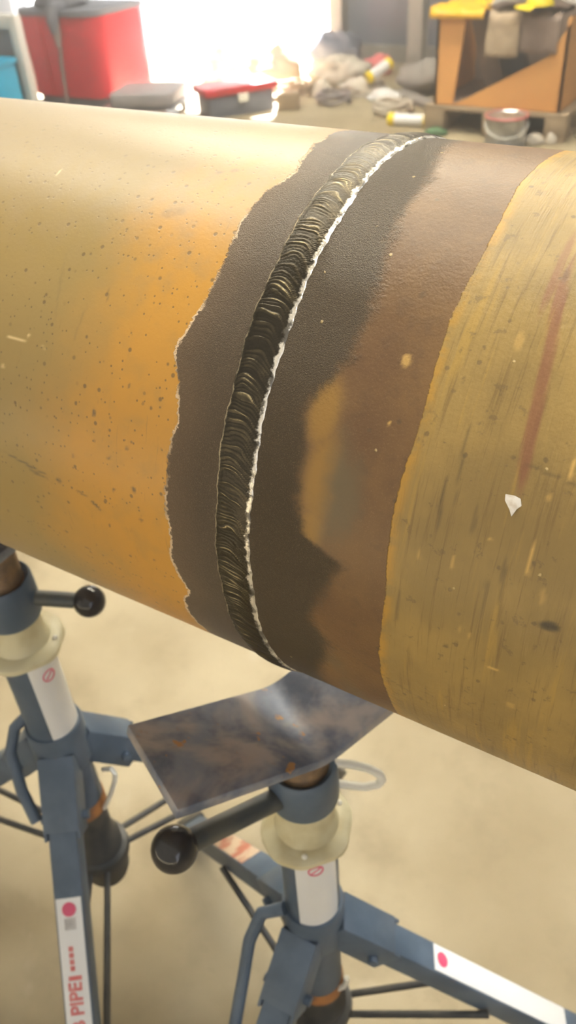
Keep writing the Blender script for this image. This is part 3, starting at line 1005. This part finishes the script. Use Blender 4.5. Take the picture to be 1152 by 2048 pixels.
def drape(x0, x1, y, z0, drop, depth, k, amp=0.02):
    """cloth lying on a rim at y and hanging down its front"""
    def fn(a, b):
        x = x0 + (x1 - x0) * a + 0.012 * nz(a, b, 4, k)
        s = b * (drop + depth)
        if s < depth:
            return (x, y + depth - s, z0 + 0.01 + amp * nz(a, b, 5, k))
        h = s - depth
        return (x, y - 0.006 - amp * 0.7 * abs(nz(a, b, 4, k + 3)) - 0.004, z0 + 0.006 - h + amp * 0.5 * nz(a, 0, 6, k))
    return fn


cloth('canvas_sheet', 'tan canvas flap hanging over the front rim of the orange box', 'cloth', 'tan', drape(-1.775, -1.595, CY - 0.012, CZ1 + 0.006, 0.20, 0.28, 1.0))
cloth('work_cloth', 'grey brown cloth bunched beside the tan flap on the orange box', 'cloth', 'cavity', drape(-1.59, -1.385, CY - 0.012, CZ1 + 0.004, 0.17, 0.26, 5.0, 0.022))
cloth('yellow_sheet', 'orange yellow sheet spread over the left top of the orange box', 'sheet', 'yellow', drape(-2.11, -1.80, CY - 0.02, CZ1 + 0.02, 0.035, 0.42, 8.0, 0.03))
cloth('grey_jacket', 'crumpled grey cloth heaped on top of the orange box', 'cloth', 'greycloth',
      lambda a, b: (-1.80 + 0.52 * a, CY + 0.02 + 0.42 * b, CZ1 + 0.05 + 0.085 * math.sin(math.pi * a) * math.sin(math.pi * min(1, b + .1)) + 0.035 * nz(a, b, 5, 2)))
cap = thing('hard_hat', 'bright yellow cap lying on the grey cloth on the orange box', 'hat', (-1.50, CY - 0.03, CZ1 + 0.062))
MB().lathe([(1e-4, 0.062), (0.03, 0.058), (0.058, 0.04), (0.07, 0.012), (0.072, 0.0), (0.068, 0.0)], n=30).build('crown', 'bright_yellow', cap)
MB().addm([(0.072 * math.cos(a) * 1.0, 0.072 * math.sin(a), 0.003) for a in np.linspace(R(150), R(270), 13)] + [(0.13 * math.cos(a) - 0.0, 0.118 * math.sin(a), -0.008) for a in np.linspace(R(155), R(265), 13)],
          [(i, i + 1, 14 + i, 13 + i) for i in range(12)]).build('brim', 'bright_yellow', cap)

# paint can in front of the pallet
can = thing('paint_can', 'bare metal can with reddish rim in front of the pallet', 'can', (-1.573, 4.34, 0))
MB().lathe([(1e-4, 0.002), (0.112, 0.002), (0.114, 0.006), (0.111, 0.012), (0.111, 0.152), (0.115, 0.158), (0.112, 0.163), (0.106, 0.158), (0.100, 0.150), (1e-4, 0.150)], n=40).build('can_body', 'tin', can)
MB().tube([pol(a, 0.113, 0.158) for a in np.linspace(0, 360, 41)[:-1]], 0.0055, 8, True).build('rim', 'red_print', can)
MB().lathe([(1e-4, 0.156), (0.085, 0.156), (0.089, 0.160), (0.093, 0.154)], n=36).build('lid', 'tin', can)
MB().tube([pol(a, 0.118, 0.125 - 0.06 * math.sin(R(a + 160))) for a in np.linspace(-160, 20, 15)], 0.003, 8).build('bail', 'galv', can)


def rag(name, label, cat, mat, c, d, k, group=None, amp=0.35):
    b = MB()
    b.sphere((0, 0, 0), 1.0, 26, 16)
    vs = []
    for v in b.v:
        n_ = mnoise.noise(v * 1.3 + Vector((k, 0, 0))) * amp + mnoise.noise(v * 3.1 + Vector((0, k, 0))) * amp * 0.55
        r_ = 1 + n_
        z = max(v.z * r_, -0.55)
        vs.append(Vector((v.x * r_ * d[0] / 2, v.y * r_ * d[1] / 2, (z + 0.55) * d[2] / 1.55)))
    o = obj(name, vs, b.f, mat, sharp=60)
    o.location = c
    return tag(o, label, cat, group)


rag('paper_scrap', 'crumpled cream scrap beside the metal can', 'paper', 'cloth_white', (-1.43, 4.42, 0), (0.10, 0.08, 0.06), 2.0)
rag('paper_scrap', 'smaller white scrap right of the cream scrap by the pallet', 'paper', 'cloth_white', (-1.345, 4.44, 0), (0.06, 0.05, 0.06), 9.0)
rag('glove', 'dull green glove on the floor by the pallet corner', 'glove', 'green', (-2.02, 4.42, 0), (0.13, 0.08, 0.04), 4.0)


def capped_tube(name, label, c, length, r, az, tilt):
    t = thing(name, label, 'tube', c)
    d = Vector((math.cos(R(az)) * math.cos(R(tilt)), math.sin(R(az)) * math.cos(R(tilt)), math.sin(R(tilt))))
    MB().tube([-d * length * 0.36, d * length * 0.36], r, 20).build('sleeve', 'sticker', t)
    for s in (-1, 1):
        MB().tube([d * s * length * 0.34, d * s * length * 0.36, d * s * length * 0.47, d * s * length * 0.5], [r * 1.06, r * 1.1, r * 1.1, r * 0.9], 20).build('end_cap', 'bright_yellow', t)
    return t


capped_tube('rod_tube', 'white tube with yellow ends propped up in the clutter', (-2.78, 5.20, 0.16), 0.20, 0.036, 60, 22)
capped_tube('rod_tube', 'longer white tube with yellow ends lying on the floor by the pallet', (-2.25, 4.55, 0.036), 0.27, 0.034, 8, 0)

# red welding machine with a dark cover
wm = thing('welding_machine', 'big red machine cabinet with rounded corner and dark cover, behind the pipe', 'machine', (-4.86, 4.62, 0))


def rounded_block(w, d, z0, z1, rad, n=8):
    pts = []
    for (cx, cy, a0) in ((w / 2 - rad, d / 2 - rad, 0), (-w / 2 + rad, d / 2 - rad, 90), (-w / 2 + rad, -d / 2 + rad, 180), (w / 2 - rad, -d / 2 + rad, 270)):
        for k in range(n + 1):
            a = R(a0 + 90 * k / n)
            pts.append((cx + rad * math.cos(a), cy + rad * math.sin(a)))
    m = len(pts)
    return MB().addm([(x, y, z0) for x, y in pts] + [(x, y, z1) for x, y in pts],
                     [tuple(range(m))[::-1], tuple(range(m, 2 * m))] + [(i, (i + 1) % m, m + (i + 1) % m, m + i) for i in range(m)])


rounded_block(0.76, 0.62, 0.06, 0.565, 0.14).build('cabinet', 'red', wm)
rounded_block(0.68, 0.58, 0.0, 0.06, 0.12).build('plinth', 'dark', wm)
rounded_block(0.78, 0.64, 0.565, 0.60, 0.15).build('top_cover', 'dark', wm)
MB().box((-0.12, -0.314, 0.31), (0.014, 0.014, 0.50)).build('edge_strip', 'red_plastic', wm)
MB().tube([(0.02, -0.20, 0.615), (0.07, -0.33, 0.61), (0.09, -0.345, 0.50), (0.05, -0.345, 0.28), (0.03, -0.345, 0.02)], 0.013, 10).build('cable', 'hose', wm)
rl = tag(rag('torch_cover', 'dark cloth slumped on the top of the red machine', 'cloth', 'dark', (-4.95, 4.56, 0.60), (0.36, 0.36, 0.15), 3.0), 'dark cloth slumped on the top of the red machine', 'cloth')
g_ = thing('torch', 'grey welding torch hanging down the front of the red machine', 'torch', (-4.81, 4.285, 0.60))
MB().tube([(0, 0.10, 0.02), (0, -0.005, 0.01), (0.005, -0.015, -0.05), (0.01, -0.015, -0.13)], [0.04, 0.05, 0.045, 0.03], 14).build('grip', 'dark', g_)
MB().tube([(0.01, -0.015, -0.13), (0.02, -0.015, -0.22)], [0.022, 0.016], 12).build('nozzle', 'hose', g_)

# white frame with a grey panel and a blue bin at the left edge
rk = thing('rack', 'white metal frame rack with grey back panel left of the red machine', 'rack', (-4.86, 3.98, 0))
for x in (-0.75, 0.0):
    MB().box((x, 0, 0.31), (0.075, 0.06, 0.62)).build('post', 'white_metal', rk, bevel=0.006)
MB().box((-0.375, 0, 0.585), (0.675, 0.058, 0.085)).build('top_rail', 'white_metal', rk, bevel=0.006)
MB().box((-0.375, 0.02, 0.30), (0.675, 0.02, 0.48)).build('back_panel', 'grey_panel', rk)
bn = thing('bin', 'bright blue bin in front of the grey panel of the white rack', 'bin', (-4.985, 3.80, 0))
rounded_block(0.26, 0.22, 0.0, 0.36, 0.03).build('bin_body', 'cyan', bn)
rounded_block(0.29, 0.25, 0.36, 0.385, 0.035).build('rim', 'cyan', bn)

# flat grey pad on casters and red tool box
cr = thing('creeper', 'flat grey padded board on small wheels beside the red machine', 'creeper', (-4.07, 4.30, 0))
cr.rotation_euler.z = R(20)
rounded_block(0.44, 0.40, 0.085, 0.165, 0.05).build('pad', 'pad', cr, bevel=0.008)
MB().box((0, 0, 0.075), (0.46, 0.38, 0.022)).build('frame', 'dark', cr)
for sx in (-1, 1):
    for sy in (-1, 1):
        MB().tube([(sx * 0.19 - 0.014, sy * 0.15, 0.032), (sx * 0.19 + 0.014, sy * 0.15, 0.032)], 0.032, 14).build('caster', 'black', cr)
tb = thing('tool_box', 'low red tool box with a shiny sloping lid between pipe and doorway', 'tool box', (-3.53, 4.55, 0))
tb.rotation_euler.z = R(56)
MB().box((0, 0, 0.07), (0.46, 0.24, 0.12)).build('box_body', 'dark', tb, bevel=0.006)
MB().box((0, 0, 0.155), (0.52, 0.28, 0.05)).build('lid', 'red_plastic', tb, bevel=0.014)
MB().box((0, -0.143, 0.11), (0.07, 0.012, 0.05)).build('latch', 'galv', tb, bevel=0.002)
MB().box((0, 0, 0.006), (0.46, 0.24, 0.012)).build('base', 'dark', tb)


def spray_can(label, c, mat, r=0.033, h=0.10):
    t = thing('tin_can', label, 'can', c)
    MB().lathe([(1e-4, 0), (r, 0), (r, h), (r * 0.9, h + 0.006), (1e-4, h + 0.006)], n=24).build('can_body', mat, t)
    MB().lathe([(r * 0.92, h + 0.004), (r * 1.04, h + 0.004), (r * 1.04, h + 0.010), (r * 0.6, h + 0.012), (1e-4, h + 0.012)], n=24).build('lid', 'tin', t)


spray_can('small white can on the floor below the grey creeper', (-3.86, 3.94, 0), 'cloth_white', 0.035, 0.09)
spray_can('small shiny can between the creeper and the red tool box', (-3.66, 4.02, 0), 'tin', 0.045, 0.10)
spray_can('small red can at the corner of the red machine', (-4.30, 4.16, 0), 'red_plastic', 0.05, 0.06)

# clutter along the far wall
rag('canvas_bag', 'tan canvas bag slumped near the doorway', 'bag', 'tan', (-3.70, 5.35, 0), (0.40, 0.30, 0.24), 11.0)
rag('canvas_bag', 'pale tan bag slumped below the wide dark wall', 'bag', 'cloth_white', (-3.25, 5.52, 0), (0.50, 0.32, 0.18), 14.0)
rag('rag_heap', 'heap of cream rags in front of the pale bags', 'rags', 'cloth_white', (-2.92, 5.26, 0), (0.34, 0.28, 0.10), 17.0)
rag('rag', 'white rag lying beside the propped yellow-ended tube', 'rag', 'sticker', (-2.68, 5.08, 0), (0.22, 0.12, 0.07), 19.0)
rag('rag', 'white rag in the middle of the clutter by the cable coil', 'rag', 'cloth_white', (-3.17, 5.08, 0), (0.14, 0.10, 0.10), 23.0)
rag('work_jacket', 'dark grey jacket thrown against the dark wall', 'jacket', 'dark', (-3.50, 5.92, 0), (0.42, 0.30, 0.26), 26.0)
rag('work_jacket', 'brownish grey jacket heaped left of the orange box', 'jacket', 'greycloth', (-2.52, 5.42, 0), (0.42, 0.34, 0.20), 29.0)
rag('red_rag', 'dull red rag against the dark wall', 'rag', 'red_print', (-3.12, 5.88, 0), (0.24, 0.14, 0.12), 31.0)
rag('cement_sack', 'cream paper sack near the red tool box', 'sack', 'tan', (-3.80, 5.02, 0), (0.24, 0.18, 0.13), 37.0)
rag('cement_sack', 'pale yellow sack standing in the bright doorway', 'sack', 'cloth_white', (-4.15, 5.30, 0), (0.34, 0.26, 0.24), 39.0)


def coil(label, c, r, mat, turns=4):
    pts = []
    for k in range(turns * 24):
        a = 2 * math.pi * k / 24
        rr = r * (1 + 0.06 * math.sin(k * 0.37))
        pts.append((rr * math.cos(a), rr * math.sin(a) * 0.95, 0.014 + 0.02 * (k / 24) + 0.006 * math.sin(k * 0.9)))
    o = MB().tube(pts, 0.012, 8).build('cable_coil', mat)
    o.location = c
    return tag(o, label, 'cable')


coil('pale cable coil lying between the tan bag and the red tool box', (-3.36, 5.02, 0), 0.13, 'tan')
coil('white cable coil lying on the floor near the long yellow-ended tube', (-2.48, 4.80, 0), 0.12, 'cloth_white', 3)
coil('grey cable coil lying beneath the cream rags', (-2.98, 4.92, 0), 0.11, 'hose', 3)


def pipe_offcut(label, a, b, r, mat):
    a, b = Vector(a), Vector(b)
    c = (a + b) / 2
    t = thing('pipe_offcut', label, 'pipe', (c.x, c.y, 0))
    d = (b - a).normalized()
    off = Vector((c.x, c.y, 0))
    o = MB().tube([a - off, b - off], r, 18)
    o.build('tube_wall', mat, t)
    return t


pipe_offcut('short bright pipe piece lying in the doorway', (-4.28, 5.78, 0.045), (-3.98, 6.02, 0.045), 0.045, 'galv')
pipe_offcut('short bright pipe piece leaning near the dark jacket', (-3.98, 6.40, 0.04), (-3.80, 6.62, 0.09), 0.035, 'galv')
loose_board('wood_block', 'small wooden block behind the pipe beside the red tool box', 'block', (-3.22, 4.72, 0.05), (0.14, 0.12, 0.10), (0, 0, 25), 'wood')
loose_board('plank', 'brown plank lying left of the orange box', 'plank', (-2.45, 5.10, 0.02), (0.50, 0.10, 0.035), (0, 0, -35), 'greycloth')
